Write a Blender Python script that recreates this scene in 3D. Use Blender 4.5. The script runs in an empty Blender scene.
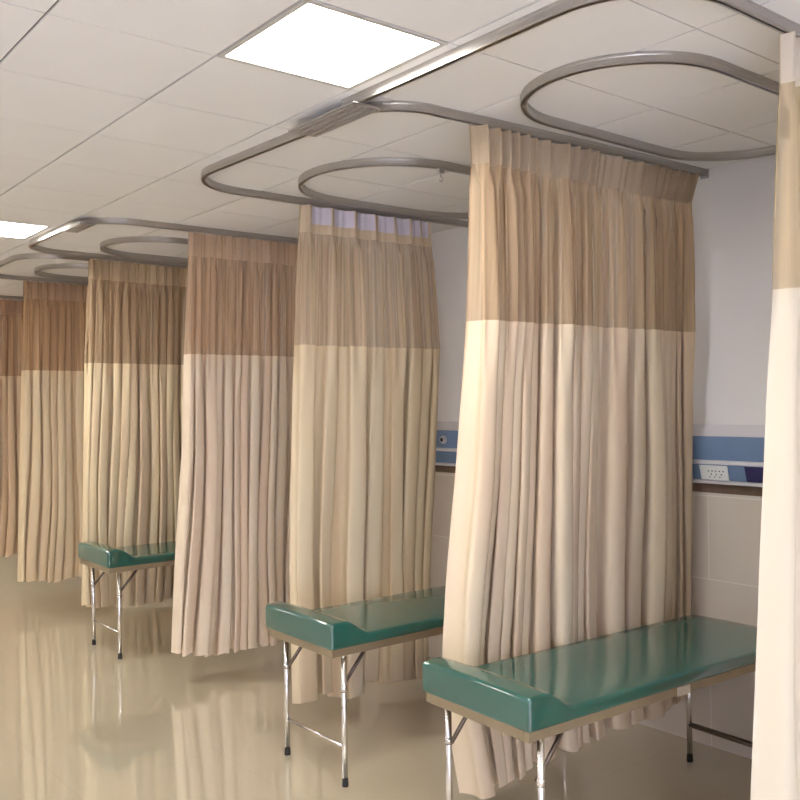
import bpy, bmesh, math, random
from mathutils import Vector, Matrix
sc = bpy.context.scene
C = sc.collection
PI = math.pi
CEIL = 3.18
WALL = 2.92          # face of the headwall (beds stand against it)

# ------------------------------------------------------------------ helpers
def link(name, me, mats, parent=None, smooth=False):
    o = bpy.data.objects.new(name, me)
    C.objects.link(o)
    for m in (mats if isinstance(mats, (list, tuple)) else [mats]):
        me.materials.append(m)
    if smooth:
        for p in me.polygons: p.use_smooth = True
    if parent: o.parent = parent
    return o

def obj(name, bm, mat, parent=None, smooth=False):
    bmesh.ops.recalc_face_normals(bm, faces=bm.faces)
    me = bpy.data.meshes.new(name)
    bm.to_mesh(me); bm.free()
    return link(name, me, mat, parent, smooth)

def thing(name, label, cat, loc=(0, 0, 0), rz=0, group=None):
    o = bpy.data.objects.new(name, None); C.objects.link(o)
    o.empty_display_size = .1
    o.location = loc; o.rotation_euler = (0, 0, rz)
    o['label'] = label; o['category'] = cat
    if group: o['group'] = group
    return o

def struct(name, bm, mat, parent=None):
    o = obj(name, bm, mat, parent)
    if parent is None: o['kind'] = 'structure'
    return o

def box(bm, x0, x1, y0, y1, z0, z1, bev=0):
    r = bmesh.ops.create_cube(bm, size=1)
    vs = r['verts']
    for v in vs:
        v.co = Vector(((x0 + x1) / 2 + v.co.x * (x1 - x0), (y0 + y1) / 2 + v.co.y * (y1 - y0), (z0 + z1) / 2 + v.co.z * (z1 - z0)))
    if bev:
        es = list({e for v in vs for e in v.link_edges})
        bmesh.ops.bevel(bm, geom=es, offset=bev, segments=2, affect='EDGES', profile=.5)
    return bm

def tube(bm, a, b, r, seg=14, r2=None):
    a = Vector(a); b = Vector(b); d = b - a
    m = Matrix.Translation((a + b) / 2) @ d.to_track_quat('Z', 'Y').to_matrix().to_4x4()
    bmesh.ops.create_cone(bm, cap_ends=True, segments=seg, radius1=r, radius2=r if r2 is None else r2, depth=d.length, matrix=m)
    return bm

def prism_y(bm, prof, y0, y1):
    "extrude an (x,z) outline along y"
    a = [bm.verts.new((x, y0, z)) for x, z in prof]
    b = [bm.verts.new((x, y1, z)) for x, z in prof]
    n = len(prof)
    for i in range(n):
        bm.faces.new((a[i], a[(i + 1) % n], b[(i + 1) % n], b[i]))
    bm.faces.new(a); bm.faces.new(b[::-1])
    return bm

def sweep(bm, path, prof, closed=False):
    "sweep an (offset, z) outline along a horizontal path"
    n = len(path); loops = []
    for i, p in enumerate(path):
        if closed:
            t = Vector(path[(i + 1) % n]) - Vector(path[i - 1])
        else:
            t = Vector(path[min(i + 1, n - 1)]) - Vector(path[max(i - 1, 0)])
        t.normalize(); nx, ny = -t.y, t.x
        loops.append([bm.verts.new((p[0] + nx * o, p[1] + ny * o, z)) for o, z in prof])
    m = len(prof)
    for i in range(n if closed else n - 1):
        A = loops[i]; B = loops[(i + 1) % n]
        for k in range(m):
            bm.faces.new((A[k], A[(k + 1) % m], B[(k + 1) % m], B[k]))
    if not closed:
        bm.faces.new(loops[0]); bm.faces.new(loops[-1][::-1])
    return bm

def arc(cx, cy, r, a0, a1, n=14):
    return [(cx + r * math.cos(math.radians(a0 + (a1 - a0) * i / n)), cy + r * math.sin(math.radians(a0 + (a1 - a0) * i / n))) for i in range(n + 1)]

def lerp(a, b, t): return a + (b - a) * t
def sstep(t): t = max(0, min(1, t)); return t * t * (3 - 2 * t)
def pl(pts, q):
    "piecewise linear through sorted (q, value) points"
    if q <= pts[0][0]: return pts[0][1]
    for (a, va), (b, vb) in zip(pts, pts[1:]):
        if q <= b: return va + (vb - va) * (q - a) / (b - a)
    return pts[-1][1]

# ------------------------------------------------------------------ materials
def mat(name):
    m = bpy.data.materials.new(name); m.use_nodes = True
    nt = m.node_tree; b = nt.nodes['Principled BSDF']
    return m, nt, b
def N(nt, t, **kw):
    n = nt.nodes.new(t)
    for k, v in kw.items(): setattr(n, k, v)
    return n
def principled(name, col, rough=.5, metal=0, spec=.5, coat=0, coat_r=.05, vary=.0, scale=8, bump=0, bscale=60):
    m, nt, b = mat(name)
    b.inputs['Roughness'].default_value = rough; b.inputs['Metallic'].default_value = metal
    b.inputs['Specular IOR Level'].default_value = spec
    b.inputs['Coat Weight'].default_value = coat; b.inputs['Coat Roughness'].default_value = coat_r
    tc = N(nt, 'ShaderNodeTexCoord')
    ns = N(nt, 'ShaderNodeTexNoise'); ns.inputs['Scale'].default_value = scale; ns.inputs['Detail'].default_value = 4
    nt.links.new(tc.outputs['Object'], ns.inputs['Vector'])
    mx = N(nt, 'ShaderNodeMix', data_type='RGBA')
    mx.inputs[6].default_value = (*[c * (1 - vary) for c in col], 1)
    mx.inputs[7].default_value = (*[min(1, c * (1 + vary)) for c in col], 1)
    nt.links.new(ns.outputs['Fac'], mx.inputs[0]); nt.links.new(mx.outputs[2], b.inputs['Base Color'])
    if bump:
        n2 = N(nt, 'ShaderNodeTexNoise'); n2.inputs['Scale'].default_value = bscale
        nt.links.new(tc.outputs['Object'], n2.inputs['Vector'])
        bp = N(nt, 'ShaderNodeBump'); bp.inputs['Strength'].default_value = bump; bp.inputs['Distance'].default_value = .004
        nt.links.new(n2.outputs['Fac'], bp.inputs['Height']); nt.links.new(bp.outputs['Normal'], b.inputs['Normal'])
        if coat: nt.links.new(bp.outputs['Normal'], b.inputs['Coat Normal'])
    return m

def emit(name, col, s):
    m = bpy.data.materials.new(name); m.use_nodes = True; nt = m.node_tree
    nt.nodes.remove(nt.nodes['Principled BSDF'])
    e = N(nt, 'ShaderNodeEmission'); e.inputs['Color'].default_value = (*col, 1); e.inputs['Strength'].default_value = s
    nt.links.new(e.outputs[0], nt.nodes['Material Output'].inputs[0])
    return m

def fabric(name, col, streak, trans=.3, hole=0.0, weave=900):
    "curtain cloth: diffuse + translucent, soft random colour streaks along the drop; hole > 0 = open net"
    m = bpy.data.materials.new(name); m.use_nodes = True; nt = m.node_tree
    nt.nodes.remove(nt.nodes['Principled BSDF'])
    uv = N(nt, 'ShaderNodeUVMap'); uv.uv_map = 'cloth'
    mp = N(nt, 'ShaderNodeMapping'); mp.inputs['Scale'].default_value = (14, .25, 1)
    nt.links.new(uv.outputs[0], mp.inputs[0])
    ns = N(nt, 'ShaderNodeTexNoise'); ns.inputs['Scale'].default_value = 1; ns.inputs['Detail'].default_value = 2
    nt.links.new(mp.outputs[0], ns.inputs['Vector'])
    rp = N(nt, 'ShaderNodeValToRGB'); rp.color_ramp.elements[0].position = .38; rp.color_ramp.elements[1].position = .66
    rp.color_ramp.elements[0].color = (*col, 1); rp.color_ramp.elements[1].color = (*streak, 1)
    nt.links.new(ns.outputs['Fac'], rp.inputs[0])
    d = N(nt, 'ShaderNodeBsdfDiffuse'); t = N(nt, 'ShaderNodeBsdfTranslucent')
    nt.links.new(rp.outputs[0], d.inputs[0]); nt.links.new(rp.outputs[0], t.inputs[0])
    mx = N(nt, 'ShaderNodeMixShader'); mx.inputs[0].default_value = trans
    nt.links.new(d.outputs[0], mx.inputs[1]); nt.links.new(t.outputs[0], mx.inputs[2])
    out = mx
    if hole:
        tr = N(nt, 'ShaderNodeBsdfTransparent'); m2 = N(nt, 'ShaderNodeMixShader'); m2.inputs[0].default_value = hole
        nt.links.new(mx.outputs[0], m2.inputs[1]); nt.links.new(tr.outputs[0], m2.inputs[2]); out = m2
        # gathered net: threads bunch into fine dense and open lines down the drop
        mp2 = N(nt, 'ShaderNodeMapping'); mp2.inputs['Scale'].default_value = (75, .5, 1)
        n2 = N(nt, 'ShaderNodeTexNoise'); n2.inputs['Scale'].default_value = 1; n2.inputs['Detail'].default_value = 3
        mr = N(nt, 'ShaderNodeMapRange'); mr.inputs['From Min'].default_value = .35; mr.inputs['From Max'].default_value = .65
        mr.inputs['To Min'].default_value = hole * .25; mr.inputs['To Max'].default_value = hole * 1.9
        nt.links.new(uv.outputs[0], mp2.inputs[0]); nt.links.new(mp2.outputs[0], n2.inputs['Vector'])
        nt.links.new(n2.outputs['Fac'], mr.inputs['Value']); nt.links.new(mr.outputs[0], m2.inputs[0])
    nt.links.new(out.outputs[0], nt.nodes['Material Output'].inputs[0])
    return m

M = {}
M['ceiling_tile'] = principled('ceiling_tile', (.83, .815, .80), .9, spec=.1, vary=.02, scale=3)
M['ceiling_gap'] = principled('ceiling_gap', (.16, .145, .135), .9, spec=.1)
M['paint'] = principled('white_wall_paint', (.84, .83, .855), .85, spec=.15, vary=.015, scale=2)
M['cream_paint'] = principled('cream_wall_paint', (.76, .68, .54), .85, spec=.15, vary=.015, scale=2)
M['border'] = principled('brown_border_tile', (.16, .105, .08), .35, vary=.35, scale=22)
M['alu'] = principled('rail_aluminium', (.50, .48, .465), .28, metal=1, vary=.05)
M['alu_plate'] = principled('connector_plate', (.50, .49, .52), .36, metal=1, vary=.05)
M['chrome'] = principled('chrome_tube', (.80, .79, .80), .24, metal=1, vary=.03)
M['bronze'] = principled('dark_brace_steel', (.17, .135, .11), .35, metal=.8, vary=.08)
M['rubber'] = principled('black_rubber', (.02, .018, .018), .6)
M['tan'] = principled('tan_painted_frame', (.33, .26, .165), .38, metal=.3, vary=.08, scale=12)
M['board'] = principled('plywood_board', (.20, .14, .09), .7, vary=.2, scale=10)
M['vinyl'] = principled('green_vinyl', (.001, .092, .073), .35, spec=.15, coat=1, coat_r=.01, vary=.05, scale=5, bump=.012, bscale=3.5)
M['blue'] = principled('blue_panel', (.17, .265, .45), .4, vary=.03)
M['panel_white'] = principled('white_enamel', (.72, .72, .78), .4, vary=.02)
M['plate_white'] = principled('socket_white', (.82, .85, .88), .35, vary=.01)
M['navy'] = principled('navy_plate', (.030, .030, .12), .35, vary=.05)
M['dark'] = principled('dark_hole', (.02, .02, .025), .6)
M['light_frame'] = principled('light_frame_grey', (.55, .53, .50), .5, spec=.3)
M['diffuser'] = emit('panel_diffuser', (1, .955, .88), 27)
M['tape'] = principled('white_buckram', (.72, .66, .72), .9, spec=.1, vary=.03)
M['vinyl'].node_tree.nodes['Principled BSDF'].inputs['Coat IOR'].default_value = 1.95
M['glass'] = principled('added_window_glass', (1, 1, 1), .0)
M['glass'].node_tree.nodes['Principled BSDF'].inputs['Transmission Weight'].default_value = 1
M['glass'].node_tree.nodes['Principled BSDF'].inputs['IOR'].default_value = 1.02

def floor_mat():
    m, nt, b = mat('polished_beige_floor')
    tc = N(nt, 'ShaderNodeTexCoord')
    ns = N(nt, 'ShaderNodeTexNoise'); ns.inputs['Scale'].default_value = 1.7; ns.inputs['Detail'].default_value = 5
    nt.links.new(tc.outputs['Object'], ns.inputs['Vector'])
    mx = N(nt, 'ShaderNodeMix', data_type='RGBA')
    mx.inputs[6].default_value = (.57, .50, .36, 1); mx.inputs[7].default_value = (.63, .555, .41, 1)
    nt.links.new(ns.outputs['Fac'], mx.inputs[0])
    br = N(nt, 'ShaderNodeTexBrick'); br.offset = 0
    br.inputs['Scale'].default_value = 1; br.inputs['Brick Width'].default_value = .8; br.inputs['Row Height'].default_value = .8
    br.inputs['Mortar Size'].default_value = .0015; br.inputs['Mortar Smooth'].default_value = .3
    br.inputs['Mortar'].default_value = (.52, .44, .31, 1)
    nt.links.new(tc.outputs['Object'], br.inputs['Vector'])
    nt.links.new(mx.outputs[2], br.inputs['Color1']); nt.links.new(mx.outputs[2], br.inputs['Color2'])
    nt.links.new(br.outputs['Color'], b.inputs['Base Color'])
    b.inputs['Roughness'].default_value = .35; b.inputs['Specular IOR Level'].default_value = .4
    b.inputs['Coat Weight'].default_value = 1; b.inputs['Coat IOR'].default_value = 3.1; b.inputs['Coat Roughness'].default_value = .025
    return m
def tile_mat():
    m, nt, b = mat('beige_wall_tile')
    tc = N(nt, 'ShaderNodeTexCoord'); sp = N(nt, 'ShaderNodeSeparateXYZ'); cb = N(nt, 'ShaderNodeCombineXYZ')
    nt.links.new(tc.outputs['Object'], sp.inputs[0])
    ad = N(nt, 'ShaderNodeMath', operation='ADD'); ad.inputs[1].default_value = 60.415
    nt.links.new(sp.outputs['Y'], ad.inputs[0]); nt.links.new(ad.outputs[0], cb.inputs['X']); nt.links.new(sp.outputs['Z'], cb.inputs['Y'])
    br = N(nt, 'ShaderNodeTexBrick'); br.offset = .5
    br.inputs['Scale'].default_value = 1; br.inputs['Brick Width'].default_value = .6; br.inputs['Row Height'].default_value = .46
    br.inputs['Mortar Size'].default_value = .003; br.inputs['Mortar Smooth'].default_value = .2
    br.inputs['Color1'].default_value = (.68, .61, .54, 1); br.inputs['Color2'].default_value = (.71, .65, .59, 1)
    br.inputs['Mortar'].default_value = (.80, .77, .74, 1)
    nt.links.new(cb.outputs[0], br.inputs['Vector']); nt.links.new(br.outputs['Color'], b.inputs['Base Color'])
    b.inputs['Roughness'].default_value = .22
    return m
M['floor'] = floor_mat(); M['wall_tile'] = tile_mat()

# ------------------------------------------------------------------ the room
X0, X1, Y0, Y1 = -4.2, WALL, -5.4, 10.2
struct('floor', box(bmesh.new(), X0 - .2, X1 + .2, Y0 - .2, Y1 + .2, -.1, 0), M['floor'])
LIGHTS = [(0, -.6), (-.05, 3.5), (0, -4.8), (-3.0, -.6), (-3.0, 3.6), (0, 7.6), (-3.0, 7.6)]  # entries after the far light are unseen panels, added to fill the room
bm = bmesh.new()
gx, gy = .005, .0035
def free(x, y):   # a tile under a light panel is left out
    return not any(abs(x - lx) < .3 and abs(y - ly) < .3 for lx, ly in LIGHTS)
for i in range(-7, 5):
    for j in range(-9, 17):
        xa, ya = i * .6, j * .6
        if free(xa, ya):
            xb = min(xa + .6 - gx, WALL)
            box(bm, xa + gx, xb, ya + gy, ya + .6 - gy, CEIL, CEIL + .012)
box(bm, .553, .6 - gx, 3.6 + gy, 4.2 - gy, CEIL, CEIL + .012); box(bm, gx, .548, 4.104, 4.2 - gy, CEIL, CEIL + .012)   # cut tiles beside the far light
ceil = struct('ceiling', bm, M['ceiling_tile'])
g = obj('ceiling_grid', box(bmesh.new(), X0 - .2, X1 + .2, Y0 - .2, Y1 + .2, CEIL + .008, CEIL + .06), M['ceiling_gap'], ceil)
g['kind'] = 'structure'
struct('wall_right', box(bmesh.new(), WALL, WALL + .15, Y0 - .2, Y1 + .2, 0, CEIL + .02), M['paint'])
struct('trim_1', box(bmesh.new(), WALL - .008, WALL + .01, Y0, Y1, 0, 1.398), M['wall_tile'])
struct('trim_2', box(bmesh.new(), WALL - .010, WALL + .01, Y0, Y1, 1.398, 1.446), M['border'])
struct('wall_left', box(bmesh.new(), X0 - .15, X0, Y0 - .2, Y1 + .2, 0, CEIL + .02), M['paint'])
struct('wall_far', box(bmesh.new(), X0, X1, Y1, Y1 + .15, 0, CEIL + .02), M['cream_paint'])
bm = bmesh.new()
WX0, WX1, WZ0, WZ1 = -3.9, -1.3, .5, 2.6
box(bm, X0, WX0, Y0 - .15, Y0, 0, CEIL + .02); box(bm, WX1, X1, Y0 - .15, Y0, 0, CEIL + .02)
box(bm, WX0, WX1, Y0 - .15, Y0, 0, WZ0); box(bm, WX0, WX1, Y0 - .15, Y0, WZ1, CEIL + .02)
struct('wall_back', bm, M['paint'])
bm = bmesh.new()
for a, b in ((WX0, WX0 + .05), (WX1 - .05, WX1), (-2.625, -2.575)):
    box(bm, a, b, Y0 - .1, Y0 - .04, WZ0, WZ1)
box(bm, WX0, WX1, Y0 - .1, Y0 - .04, WZ0, WZ0 + .05); box(bm, WX0, WX1, Y0 - .1, Y0 - .04, WZ1 - .05, WZ1)
w = struct('added_window_1', bm, M['panel_white'])  # unseen window, added behind the camera to let in cool fill
obj('pane', box(bmesh.new(), WX0 + .02, WX1 - .02, Y0 - .073, Y0 - .067, WZ0 + .02, WZ1 - .02), M['glass'], w)

# ceiling panel lights, the out-of-view ones added for fill
LL = ['square white ceiling panel light near the top, right above the rail splice',
      'small far square ceiling panel light cut by the left edge of the photo',
      'added ceiling fill panel behind the camera over the aisle',
      'added ceiling fill panel left of the frame, level with the nearest bed',
      'added ceiling fill panel left of the frame, farther down the room',
      'added ceiling fill panel at the far end of the room over the aisle',
      'added ceiling fill panel in the far left corner of the room']
for (lx, ly), lab in zip(LIGHTS, LL):
    t = thing('ceiling_light', lab, 'ceiling light', (lx + .3, ly + .3, CEIL - .004), 0, 'ceiling panel lights')
    bm = bmesh.new(); e = .297
    fwd = .022
    box(bm, -e, e, -e, -e + fwd, 0, .03); box(bm, -e, e, e - fwd, e, 0, .03)
    box(bm, -e, -e + fwd, -e + fwd, e - fwd, 0, .03); box(bm, e - fwd, e, -e + fwd, e - fwd, 0, .03)
    obj('light_frame', bm, M['light_frame'], t)
    obj('diffuser', box(bmesh.new(), -e + .021, e - .021, -e + .021, e - .021, .004, .012), M['diffuser'], t)

# ------------------------------------------------------------------ rails
RZ = CEIL
PROF = [(-.013, RZ + .002), (.013, RZ + .002), (.013, RZ - .010), (.011, RZ - .014), (.011, RZ - .031), (.013, RZ - .035), (.013, RZ - .040),
        (.0045, RZ - .040), (.0045, RZ - .026), (-.0045, RZ - .026), (-.0045, RZ - .040), (-.013, RZ - .040), (-.013, RZ - .035), (-.011, RZ - .031), (-.011, RZ - .014), (-.013, RZ - .010)]
def rail(name, label, cat, path, closed=False, group=None):
    p0 = Vector((*path[0], CEIL))
    t = thing(name, label, cat, p0, 0, group)
    bm = bmesh.new(); sweep(bm, path, PROF, closed)
    bmesh.ops.translate(bm, verts=bm.verts, vec=-p0)
    obj('rail_profile', bm, M['alu'], t)
    return t, p0
def end_plate(t, p0, x, y):
    obj('wall_flange', box(bmesh.new(), x - .006 - p0.x, x - p0.x, y - .025 - p0.y, y + .025 - p0.y, -.05, -.001), M['alu_plate'], t)
GR = 'curtain rails on the ceiling'
W = WALL - .001
# nearest bay: from the headwall out to the aisle and back
path = [(W, -1.42), (1.03, -1.42)] + arc(1.03, -1.05, .37, 270, 180)[1:] + [(.66, -.30), (.655, .12)]
r1, p1 = rail('curtain_rail', 'curved metal curtain rail around the nearest bed, running off the top of the photo', 'curtain rail', path, group=GR)
end_plate(r1, p1, W, -1.42)
path = [(W, -.12), (2.0, -.095), (1.25, -.062)] + arc(1.0, .22, .27, 278, 180) + [(.725, .50), (.69, 1.39)] + arc(1.05, 1.39, .36, 180, 90)[1:] + [(1.4, 1.755), (W, 1.70)]
r2, p2 = rail('curtain_rail', 'metal curtain rail around the second bed with a wide curve left of the white-taped curtain', 'curtain rail', path, group=GR)
end_plate(r2, p2, W, 1.70); end_plate(r2, p2, W, -.12)
def connector(t, p0, x, y0, y1, wd=.15):
    "flat ribbed splice plate screwed under two rails that run side by side"
    k = obj('splice_plate', box(bmesh.new(), x - p0.x, x + wd - p0.x, y0 - p0.y, y1 - p0.y, -.048, -.0405, .002), M['alu_plate'], t)
    for q in range(4):
        a = x + wd * (q + .5) / 4.0 - p0.x
        obj('rib', box(bmesh.new(), a - .007, a + .007, y0 + .02 - p0.y, y1 - .02 - p0.y, -.054, -.047, .002), M['alu_plate'], k)
connector(r2, p2, .615, .0, .50)
path = [(W, 2.93), (1.0, 2.95)] + arc(.95, 3.30, .35, 270, 180)[1:] + [(.60, 3.95)] + arc(.95, 4.10, .35, 180, 98)[0:] + [(1.3, 4.48), (W, 4.60)]
r3, p3 = rail('curtain_rail', 'metal curtain rail around the third bed, beside the passage, left of the photo middle', 'curtain rail', path, group=GR)
end_plate(r3, p3, W, 2.93); end_plate(r3, p3, W, 4.60)
connector(r3, p3, .57, 3.02, 3.40, .12)
path = [(1.25, 4.62)] + arc(1.05, 4.97, .35, 262, 180)[0:] + [(.70, 5.75)] + arc(1.05, 5.78, .35, 180, 90)[0:] + [(W, 6.13)]
r4, p4 = rail('curtain_rail', 'metal curtain rail beyond the third bed bay, cut by the left edge', 'curtain rail', path, group=GR)
end_plate(r4, p4, W, 6.13)
path = [(W, 7.82), (1.05, 7.82)] + arc(1.05, 7.47, .35, 90, 180)[1:] + [(.70, 6.6)]
r5, p5 = rail('curtain_rail', 'farthest metal curtain rail at the left edge above the farthest curtain', 'curtain rail', path, group=GR)
end_plate(r5, p5, W, 7.82)

def oval(label, xa, xb, ya, yb, hooks):
    r = (yb - ya) / 2; cy = (ya + yb) / 2; rr = min(r, (xb - xa) / 2)
    path = arc(xa + rr, cy, rr, 90, 270, 24) + arc(xb - rr, cy, rr, 270, 450, 24)
    t, p0 = rail('drip_rail', label, 'drip rail', path, True, 'oval drip rails over the beds')
    for hx, hy in hooks:
        bm = bmesh.new(); x, y = hx - p0.x, hy - p0.y
        box(bm, x - .018, x + .018, y - .010, y + .010, -.064, -.038, .003)
        tube(bm, (x, y, -.064), (x, y, -.085), .004, 8)
        for k in range(6):
            a0, a1 = math.radians(90 - 45 * k), math.radians(90 - 45 * (k + 1))
            tube(bm, (x + .011 * math.cos(a0), y, -.096 + .011 * math.sin(a0)), (x + .011 * math.cos(a1), y, -.096 + .011 * math.sin(a1)), .003, 6)
        obj('hook_carrier', bm, M['alu_plate'], t)
oval('large oval metal drip rail on the ceiling above the nearest bed', 1.10, 2.80, -1.08, -.24, [])
oval('oval metal drip rail above the second bed with a small hook hanging from it', 1.165, 2.80, .61, 1.62, [(1.62, .61)])
oval('oval metal drip rail above the third bed, left of the pink-toned curtain', 1.06, 2.80, 3.43, 4.27, [])
oval('small far oval metal drip rail near the left edge', 1.05, 2.80, 5.02, 5.86, [])

# ------------------------------------------------------------------ curtains
ZT, ZH, ZS = 3.138, 2.97, 2.275       # top, header bottom, seam between net and cloth
def cloth_mesh(fn, zone, nu, nv, mat_, name, parent, org, u0=0, u1=1):
    verts = []; faces = []; uvs = []
    for j in range(nv + 1):
        for i in range(nu + 1):
            u = lerp(u0, u1, i / nu)
            p, z = fn(u, zone, j / nv)
            verts.append((p[0] - org[0], p[1] - org[1], p[2])); uvs.append((u * 2.0, p[2]))
    for j in range(nv):
        for i in range(nu):
            a = j * (nu + 1) + i
            faces.append((a, a + 1, a + nu + 2, a + nu + 1))
    me = bpy.data.meshes.new(name); me.from_pydata(verts, [], faces)
    lay = me.uv_layers.new(name='cloth')
    for lp in me.loops: lay.data[lp.index].uv = uvs[lp.vertex_index]
    return link(name, me, mat_, parent, True)

def curtain(label, ridges, left, right, ytop, ybot, hem, seed, mats, amp=1.0, pinch=1.0, tapes=None, res=20, mingap=.012):
    """left/right: (z, x) outline; ytop/ybot: y at the left and right end, at rail and at hem; hem: (u, z)"""
    R = random.Random(seed)
    n = len(ridges)
    rp = []
    if ridges[0] > .001: rp = [(0.0, -.5)]
    rp += [(f, float(i)) for i, f in enumerate(ridges)]
    if ridges[-1] < .999: rp.append((1.0, n - .5))
    fa = [R.uniform(.6, 1.25) for _ in range(n + 3)]
    fb = [R.uniform(-.5, .5) for _ in range(n + 3)]
    fc = [R.uniform(-1, 1) for _ in range(n + 3)]
    left = sorted(left); right = sorted(right)
    s1, s2, s3 = R.uniform(0, 6), R.uniform(0, 6), R.uniform(0, 6)
    def at(lst, q):
        q = max(0, min(len(lst) - 1.001, q + 1)); i = int(q); return lerp(lst[i], lst[i + 1], sstep(q - i))
    def wid(u):     # local fold width as a fraction of the curtain
        for (a, va), (b, vb) in zip(rp, rp[1:]):
            if u <= b: return (b - a) / max(.3, vb - va)
        return .05
    wl = [wid(k / 200) for k in range(201)]
    wl = [sum(wl[max(0, k - 5):k + 6]) / len(wl[max(0, k - 5):k + 6]) for k in range(201)]
    def fn(u, zone, v):
        zh = pl(hem, u) + .010 * math.cos(2 * PI * pl(rp, u)) + .008 * math.sin(23 * u + s1)
        if zone == 'header': z = lerp(ZT, ZH, v)
        elif zone == 'net': z = lerp(ZH, ZS, v)
        elif zone == 'tape': z = lerp(ZT - .004, ZT - .110, v)
        else: z = lerp(ZS, zh, v)
        t = (ZT - z) / (ZT - .2)
        xl, xr = pl(left, z), pl(right, z)
        W_ = xr - xl
        edge = min(1, min(u, 1 - u) / .03)
        uu = u + edge * t * (.015 * math.sin(9 * u + 2.3 * z + s1) + .007 * math.sin(31 * u - 1.3 * z + s2))
        q = pl(rp, max(0, min(1, uu)))
        P = 2 * PI * q
        w = pl_fast(wl, u) * W_
        A = pl([(0, .068), (.5, .068), (1.4, .064), (ZS, .048), (ZH, .026), (ZT, .026)], z) * at(fa, q) * amp
        A = min(A, .75 * w + .006)
        hd = sstep((z - ZH + .12) / .14)               # how pinched (1 in the header)
        c = math.cos(P)
        wide = 1 - 2 * ((1 - c) / 2) ** 1.9
        soft = wide + .16 * math.cos(2 * P + 2.2 * at(fb, q)) + .45 * t * math.cos(P / 2 + 2.5 * at(fc, q) + s3)
        sharp = 2 * (0.5 + .5 * c) ** 3 - .8
        sharp += .22 * math.cos(4 * P)
        f = lerp(soft, sharp * pinch, hd)
        y = lerp(lerp(ytop[0], ytop[1], u), lerp(ybot[0], ybot[1], u), sstep(t))
        y -= A * f
        net = sstep((ZH - z) / .12) * sstep((z - ZS + .35) / .35)
        y -= net * (.0085 * math.cos(3 * P + 5 * at(fc, q) + 1.2 * z) + .006 * math.cos(5 * P + 3 * at(fb, q) - .8 * z))
        y += t * (.018 * math.sin(7 * u + s2) + .008 * math.sin(19 * u + s1 + z))
        x = xl + W_ * u + edge * (1 - hd) * (.40 * A * math.sin(2 * P + .6 * at(fc, q)) + .10 * min(w, .1) * math.sin(P) + t * .012 * at(fc, q))
        if zone == 'tape': y -= .010
        return (x, y, z), z
    def pl_fast(l, u):
        k = max(0, min(199.999, u * 200)); i = int(k); return lerp(l[i], l[i + 1], k - i)
    org = (lerp(pl(left, ZT), pl(right, ZT), .5), lerp(ytop[0], ytop[1], .5))
    t = thing('privacy_curtain', label, 'curtain', (org[0], org[1], 0), 0, 'bed privacy curtains')
    nu = n * res
    cloth_mesh(fn, 'body', nu, 44, mats[0], 'cloth_panel', t, org)
    cloth_mesh(fn, 'net', nu, 20, mats[1], 'net_panel', t, org)
    h = cloth_mesh(fn, 'header', nu, 6, mats[2], 'header_band', t, org)
    if tapes:
        for a, b in tapes:
            k = cloth_mesh(fn, 'tape', 12, 4, M['tape'], 'header_tape', h, org, a, b)
            k['label'] = 'white stiffening tape'
    return t

def set_of(tag, lo, lo2, up, up2, hd, hole=.22):
    return [fabric('cloth_' + tag, lo, lo2, .07), fabric('net_' + tag, up, up2, .35, hole), fabric('header_' + tag, hd, hd, .25)]
mC1 = set_of('ivory', (.80, .73, .58), (.77, .67, .53), (.74, .62, .42), (.68, .55, .38), (.82, .74, .62), .15)
mC2 = set_of('cream', (.78, .655, .48), (.70, .53, .38), (.66, .51, .34), (.60, .44, .29), (.55, .44, .31))
mC3 = set_of('sand', (.77, .65, .46), (.70, .55, .36), (.73, .60, .43), (.67, .52, .38), (.72, .59, .42))
mC4 = set_of('peach', (.83, .71, .55), (.77, .60, .45), (.70, .52, .36), (.64, .46, .32), (.64, .48, .34))
mC5 = set_of('straw', (.78, .65, .43), (.66, .50, .34), (.60, .45, .29), (.52, .37, .24), (.60, .46, .30))
mC6 = set_of('tan', (.78, .64, .43), (.73, .56, .37), (.62, .42, .25), (.58, .38, .23), (.52, .36, .24))
mC7 = set_of('amber', (.78, .60, .40), (.70, .51, .34), (.64, .40, .23), (.50, .30, .19), (.50, .32, .21))

def even(n, seed, jit=.25, a=.012, b=.988):
    R = random.Random(seed); return [a + (b - a) * (i + (R.uniform(-jit, jit) if 0 < i < n - 1 else 0)) / (n - 1) for i in range(n)]
# nearest, cut by the right edge
curtain('bright ivory curtain cut off by the right edge, nearest to the camera', even(20, 11),
        [(.1, 1.19), (.6, 1.21), (1.2, 1.255), (ZS, 1.325), (ZH, 1.365), (ZT, 1.37)], [(.1, 2.70), (ZT, 2.75)],
        (-1.42, -1.42), (-1.40, -1.40), [(0, .17), (1, .20)], 21, mC1, amp=.8)
# second
rid2 = [(x - 100) / 685 for x in (128, 160, 185, 210, 236, 264, 296, 348, 380, 410, 440, 513, 586, 636, 660, 688, 715, 742, 772)]
curtain('tall cream curtain in the photo middle hanging behind the nearest green bed', rid2,
        [(.1, 1.29), (.3, 1.25), (.5, 1.20), (.8, 1.18), (1.12, 1.19), (1.55, 1.215), (ZS, 1.235), (ZH, 1.22), (ZT, 1.21)], [(.1, 2.84), (.8, 2.85), (1.5, 2.82), (ZS, 2.77), (ZH, 2.77), (ZT, 2.845)],
        (-.062, -.115), (.075, -.005), [(0, .11), (.15, .14), (.3, .20), (.7, .24), (1, .26)], 5, mC2, amp=.95, res=26)
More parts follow.
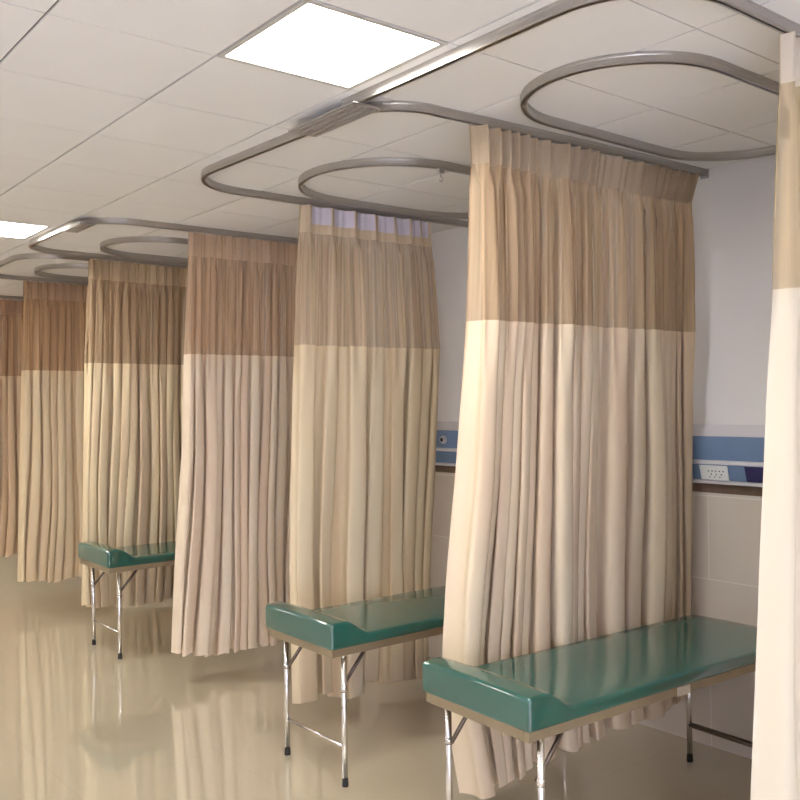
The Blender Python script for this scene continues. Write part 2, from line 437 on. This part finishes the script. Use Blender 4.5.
# third, seen from its taped side
rid3 = [.05, .215, .38, .54, .69, .81, .90, .975]
tp = [(.065, .205), (.225, .37), (.39, .53), (.55, .68), (.70, .80), (.82, .893), (.91, .965)]
curtain('sand curtain with white rectangles of tape along its top, behind the second green bed', rid3,
        [(.1, 1.40), (.9, 1.39), (ZS, 1.435), (ZT, 1.475)], [(.1, 2.44), (.8, 2.46), (ZS, 2.55), (ZT, 2.50)],
        (1.745, 1.715), (1.75, 1.74), [(0, .10), (.22, .11), (.32, .07), (.5, .13), (.75, .09), (1, .06)], 8, mC3, amp=1.0, pinch=.7, tapes=tp, res=26)
curtain('peach curtain left of the white-taped curtain, across the passage from it', even(20, 3, .38),
        [(.1, 1.18), (.8, 1.215), (1.6, 1.27), (ZS, 1.29), (ZT, 1.32)], [(.1, 2.72), (ZT, 2.78)],
        (2.95, 2.93), (2.96, 2.94), [(0, .19), (.2, .14), (.5, .15), (1, .15)], 13, mC4, amp=.85)
curtain('straw coloured curtain behind the farthest green bed', even(21, 4, .35),
        [(.1, 1.08), (.9, 1.10), (ZS, 1.13), (ZT, 1.165)], [(.1, 2.70), (ZT, 2.78)],
        (4.475, 4.59), (4.50, 4.56), [(0, .30), (.06, .26), (.2, .23), (1, .23)], 17, mC5, amp=.95)
curtain('tan curtain second from the left edge, left of the straw coloured one', even(19, 6, .3),
        [(.1, 1.06), (ZS, 1.11), (ZT, 1.13)], [(.1, 2.70), (ZT, 2.76)],
        (6.13, 6.13), (6.12, 6.12), [(0, .25), (.2, .22), (1, .22)], 19, mC6, amp=.8)
curtain('amber curtain at the very left edge of the photo, the farthest one', even(19, 7, .3),
        [(.1, 1.08), (ZS, 1.12), (ZT, 1.13)], [(.1, 2.70), (ZT, 2.76)],
        (7.82, 7.82), (7.82, 7.82), [(0, .27), (1, .27)], 23, mC7, amp=.9)

# ------------------------------------------------------------------ treatment beds
BL, BW = 1.85, .645        # length, width of the padded top
def pad_mesh():
    def top(x):            # raised head rest, then an S-curve down to the flat part
        return .827 + .006 * math.sin(min(1, x / .2) * PI) - .070 * sstep((x - .085) / .16)
    bm = bmesh.new(); rr = .017; st = []
    for k in range(7):
        a = k / 6 * PI / 2; st.append((rr * (1 - math.cos(a)), rr * (1 - math.sin(a))))
    xs = [(e, i) for e, i in st]
    k = 46
    xs += [(rr + (BL - 2 * rr) * (j / k) ** 1.5, 0) for j in range(1, k)]
    xs += [(BL - e, i) for e, i in reversed(st)]
    loops = []
    for x, ins in xs:
        zt = top(x) - ins; zb = .700 + ins * .6; hw = BW / 2 - ins
        r = max(.004, rr - ins * .5); pts = []
        for (cy, cz, a0) in ((hw - r, zt - r, 0), (-hw + r, zt - r, 90), (-hw + r, zb + r, 180), (hw - r, zb + r, 270)):
            for s in range(5):
                a = math.radians(a0 + 90 * s / 4)
                pts.append((cy + r * math.cos(a), cz + r * math.sin(a)))
            if a0 == 0:      # the cushion crowns a little across its width
                for s in range(1, 8):
                    f = s / 8; pts.append((lerp(hw - r, -hw + r, f), zt + .005 * math.sin(PI * f)))
        loops.append([bm.verts.new((x, y, z)) for y, z in pts])
    m = len(loops[0])
    for A, B in zip(loops, loops[1:]):
        for q in range(m): bm.faces.new((A[q], A[(q + 1) % m], B[(q + 1) % m], B[q]))
    bm.faces.new(loops[0]); bm.faces.new(loops[-1][::-1])
    return bm
ZF = .660                                   # underside of the frame
def make_bed(label):
    t = thing('treatment_bed', label, 'bed', (0, 0, 0), 0, 'green treatment beds')
    obj('padded_top', pad_mesh(), M['vinyl'], t, True)
    hw = BW / 2 - .018; x0, xm, x1 = .012, BL / 2, BL - .012
    def half(xa, xb, end_at):
        bm = bmesh.new()
        for s in (-1, 1):
            ya, yb = sorted((s * hw, s * (hw - .028)))
            box(bm, xa, xb, ya, yb, ZF, .702, .003)
        box(bm, end_at, end_at + .028, -hw + .028, hw - .028, ZF, .702, .003)
        return bm
    obj('frame', half(x0, xm - .003, x0), M['tan'], t)
    obj('frame', half(xm + .003, x1, x1 - .028), M['tan'], t)
    obj('base_board', box(bmesh.new(), x0 + .02, x1 - .02, -hw + .02, hw - .02, .690, .7015), M['board'], t)
    for s in (-1, 1):
        y = s * (hw + .0015)
        bm = box(bmesh.new(), xm - .045, xm + .045, min(y, y - s * .004), max(y, y - s * .004) , ZF - .004, .696, .001)
        k = obj('hinge_plate', bm, M['chrome'], t)
    ly = .272
    for fx, inn in ((.105, 1), (BL - .105, -1)):
        for s in (-1, 1):
            lg = obj('leg', tube(bmesh.new(), (fx, s * ly, .022), (fx, s * ly, ZF + .02), .0142, 20), M['chrome'], t, True)
            f = bmesh.new(); tube(f, (fx, s * ly, 0), (fx, s * ly, .012), .0165, 18, .0165); tube(f, (fx, s * ly, .012), (fx, s * ly, .042), .0165, 18, .0145)
            k = obj('rubber_foot', f, M['rubber'], lg); k['label'] = 'black rubber foot'
            bk = bmesh.new()
            box(bk, fx - .022, fx + .022, s * ly - .017, s * ly + .017, ZF - .004, ZF + .012, .002)
            obj('leg_bracket', bk, M['chrome'], lg)
            obj('collar', tube(bmesh.new(), (fx, s * ly, .47), (fx, s * ly, .50), .0168, 16), M['chrome'], lg, True)
            b = bmesh.new(); yb = s * (ly - .021)
            tube(b, (fx, yb, .485), (fx + inn * .165, yb, ZF + .012), .0095, 10)
            tube(b, (fx, s * ly, .485), (fx, yb - s * .008, .485), .006, 10)
            tube(b, (fx + inn * .16, yb - s * .012, ZF + .008), (fx + inn * .16, yb + s * .045, ZF + .008), .006, 10)
            obj('brace', b, M['bronze'], t, True)
        cb = obj('crossbar', tube(bmesh.new(), (fx, -ly, .195), (fx, ly, .195), .008 if inn > 0 else .014, 12), M['chrome'] if inn > 0 else M['bronze'], t, True)
        if inn < 0: cb['label'] = 'thicker dark crossbar'
    return t
def copy_tree(o, parent=None):
    c = o.copy(); C.objects.link(c)
    if parent: c.parent = parent
    for ch in list(o.children): copy_tree(ch, c)
    return c
bed = make_bed('green padded bed nearest the camera, lower right, in front of the tall cream curtain')
spots = [(.885, -.362, -2.3, None), (.965, 1.04, 0, 'green padded bed second from the camera, in front of the white-taped sand curtain'),
         (1.005, 4.05, 0, 'farthest green padded bed at left, in front of the straw coloured curtain')]
for i, (x, y, a, lab) in enumerate(spots):
    o = bed if i == 0 else copy_tree(bed)
    o.location = (x, y, 0); o.rotation_euler.z = math.radians(a)
    if lab: o['label'] = lab

# ------------------------------------------------------------------ headwall service panel
t = thing('bedhead_panel', 'long white and blue service panel with sockets along the right wall', 'wall panel', (WALL, 0, 1.411))
ya, yb = -2.6, 8.6
def P(bm, prof): return prism_y(bm, [(x - WALL, z - 1.4) for x, z in prof], ya, yb)
obj('casing', P(bmesh.new(), [(WALL - .001, 1.762), (2.868, 1.712), (2.852, 1.700), (2.852, 1.570), (2.846, 1.566), (2.846, 1.550), (2.852, 1.546), (2.878, 1.460), (2.866, 1.456), (2.868, 1.442), (WALL - .012, 1.440), (WALL - .012, 1.447), (WALL - .001, 1.447)]), M['panel_white'], t)
k = obj('upper_fascia', P(bmesh.new(), [(2.853, 1.700), (2.848, 1.699), (2.848, 1.572), (2.853, 1.571)]), M['blue'], t); k['label'] = 'plain blue upper strip'
k = obj('lower_fascia', P(bmesh.new(), [(2.853, 1.547), (2.8485, 1.546), (2.873, 1.462), (2.879, 1.461)]), M['blue'], t); k['label'] = 'sloping blue lower strip'
def on_slope(bm, y0, y1, f0, f1, th):
    "a plate lying on the sloping lower strip"
    A = Vector((2.8485, 1.546)); B = Vector((2.873, 1.462)); d = (B - A); n = Vector((-d.y, d.x)).normalized()
    if n.x > 0: n = -n
    a = A + d * f0; b = A + d * f1
    return prism_y(bm, [(q.x - WALL, q.y - 1.4) for q in (a + n * .0002, a + n * th, b + n * th, b + n * .0002)], y0, y1)
for yc in (-.19, 1.05, 4.0):
    s = obj('socket_plate', on_slope(bmesh.new(), yc - .084, yc + .084, .04, .97, .005), M['plate_white'], t); s['label'] = 'white socket plate with dark slots'
    bm = bmesh.new()
    for dy in (-.044, -.022, 0, .022, .044):
        on_slope(bm, yc + dy - .004 - .012, yc + dy + .004 - .012, .36, .43, .0056)
    for dy in (-.03, 0, .03):
        on_slope(bm, yc + dy - .003 - .012, yc + dy + .003 - .012, .56, .66, .0056)
        on_slope(bm, yc + dy + .009 - .012, yc + dy + .014 - .012, .74, .82, .0056)
    obj('socket_slots', bm, M['dark'], s)
    s = obj('switch_plate', on_slope(bmesh.new(), yc - .36, yc - .185, .02, .98, .005), M['navy'], t); s['label'] = 'dark navy plate'
for yc in (2.0,):
    bm = bmesh.new()
    tube(bm, (2.848 - WALL, yc, .232), (2.836 - WALL, yc, .232), .030, 20); tube(bm, (2.836 - WALL, yc, .232), (2.822 - WALL, yc, .232), .022, 20)
    s = obj('gas_outlet', bm, M['panel_white'], t)
    obj('outlet_hole', tube(bmesh.new(), (2.8222 - WALL, yc, .232), (2.8205 - WALL, yc, .232), .015, 16), M['dark'], s)

# ------------------------------------------------------------------ added daylight, camera
wd = bpy.data.worlds.new('World'); sc.world = wd; wd.use_nodes = True
bg = wd.node_tree.nodes['Background']; bg.inputs[0].default_value = (.72, .82, 1, 1); bg.inputs[1].default_value = .6
al = bpy.data.lights.new('added_window_light', 'AREA'); al.shape = 'RECTANGLE'; al.size = 2.55; al.size_y = 2.05; al.energy = 120; al.color = (.74, .77, 1)  # area lamp added outside the assumed window as cool fill
ao = bpy.data.objects.new('added_window_light', al); C.objects.link(ao); ao.location = (-2.6, Y0 - .25, 1.55); ao.rotation_euler = (math.radians(90), 0, 0)

cam = bpy.data.cameras.new('camera'); co = bpy.data.objects.new('camera', cam); C.objects.link(co)
f, yaw, pit, roll = 915.6, math.radians(38.7255), math.radians(.2173), math.radians(-.7353)
fw = Vector((math.sin(yaw) * math.cos(pit), math.cos(yaw) * math.cos(pit), math.sin(pit)))
r = Vector((math.cos(yaw), -math.sin(yaw), 0)); u = r.cross(fw)
r2 = r * math.cos(roll) + u * math.sin(roll); u2 = -r * math.sin(roll) + u * math.cos(roll)
mw = Matrix((r2, u2, -fw)).transposed().to_4x4(); mw.translation = (-1.5662, -2.9967, 1.91)
co.matrix_world = mw
cam.sensor_width = 36; cam.lens = 36 * f / 800; cam.clip_start = .05
sc.camera = co
vs = sc.view_settings; vs.view_transform = 'Standard'; vs.look = 'None'; vs.gamma = 1; vs.use_curve_mapping = False
vs.exposure = 0.70
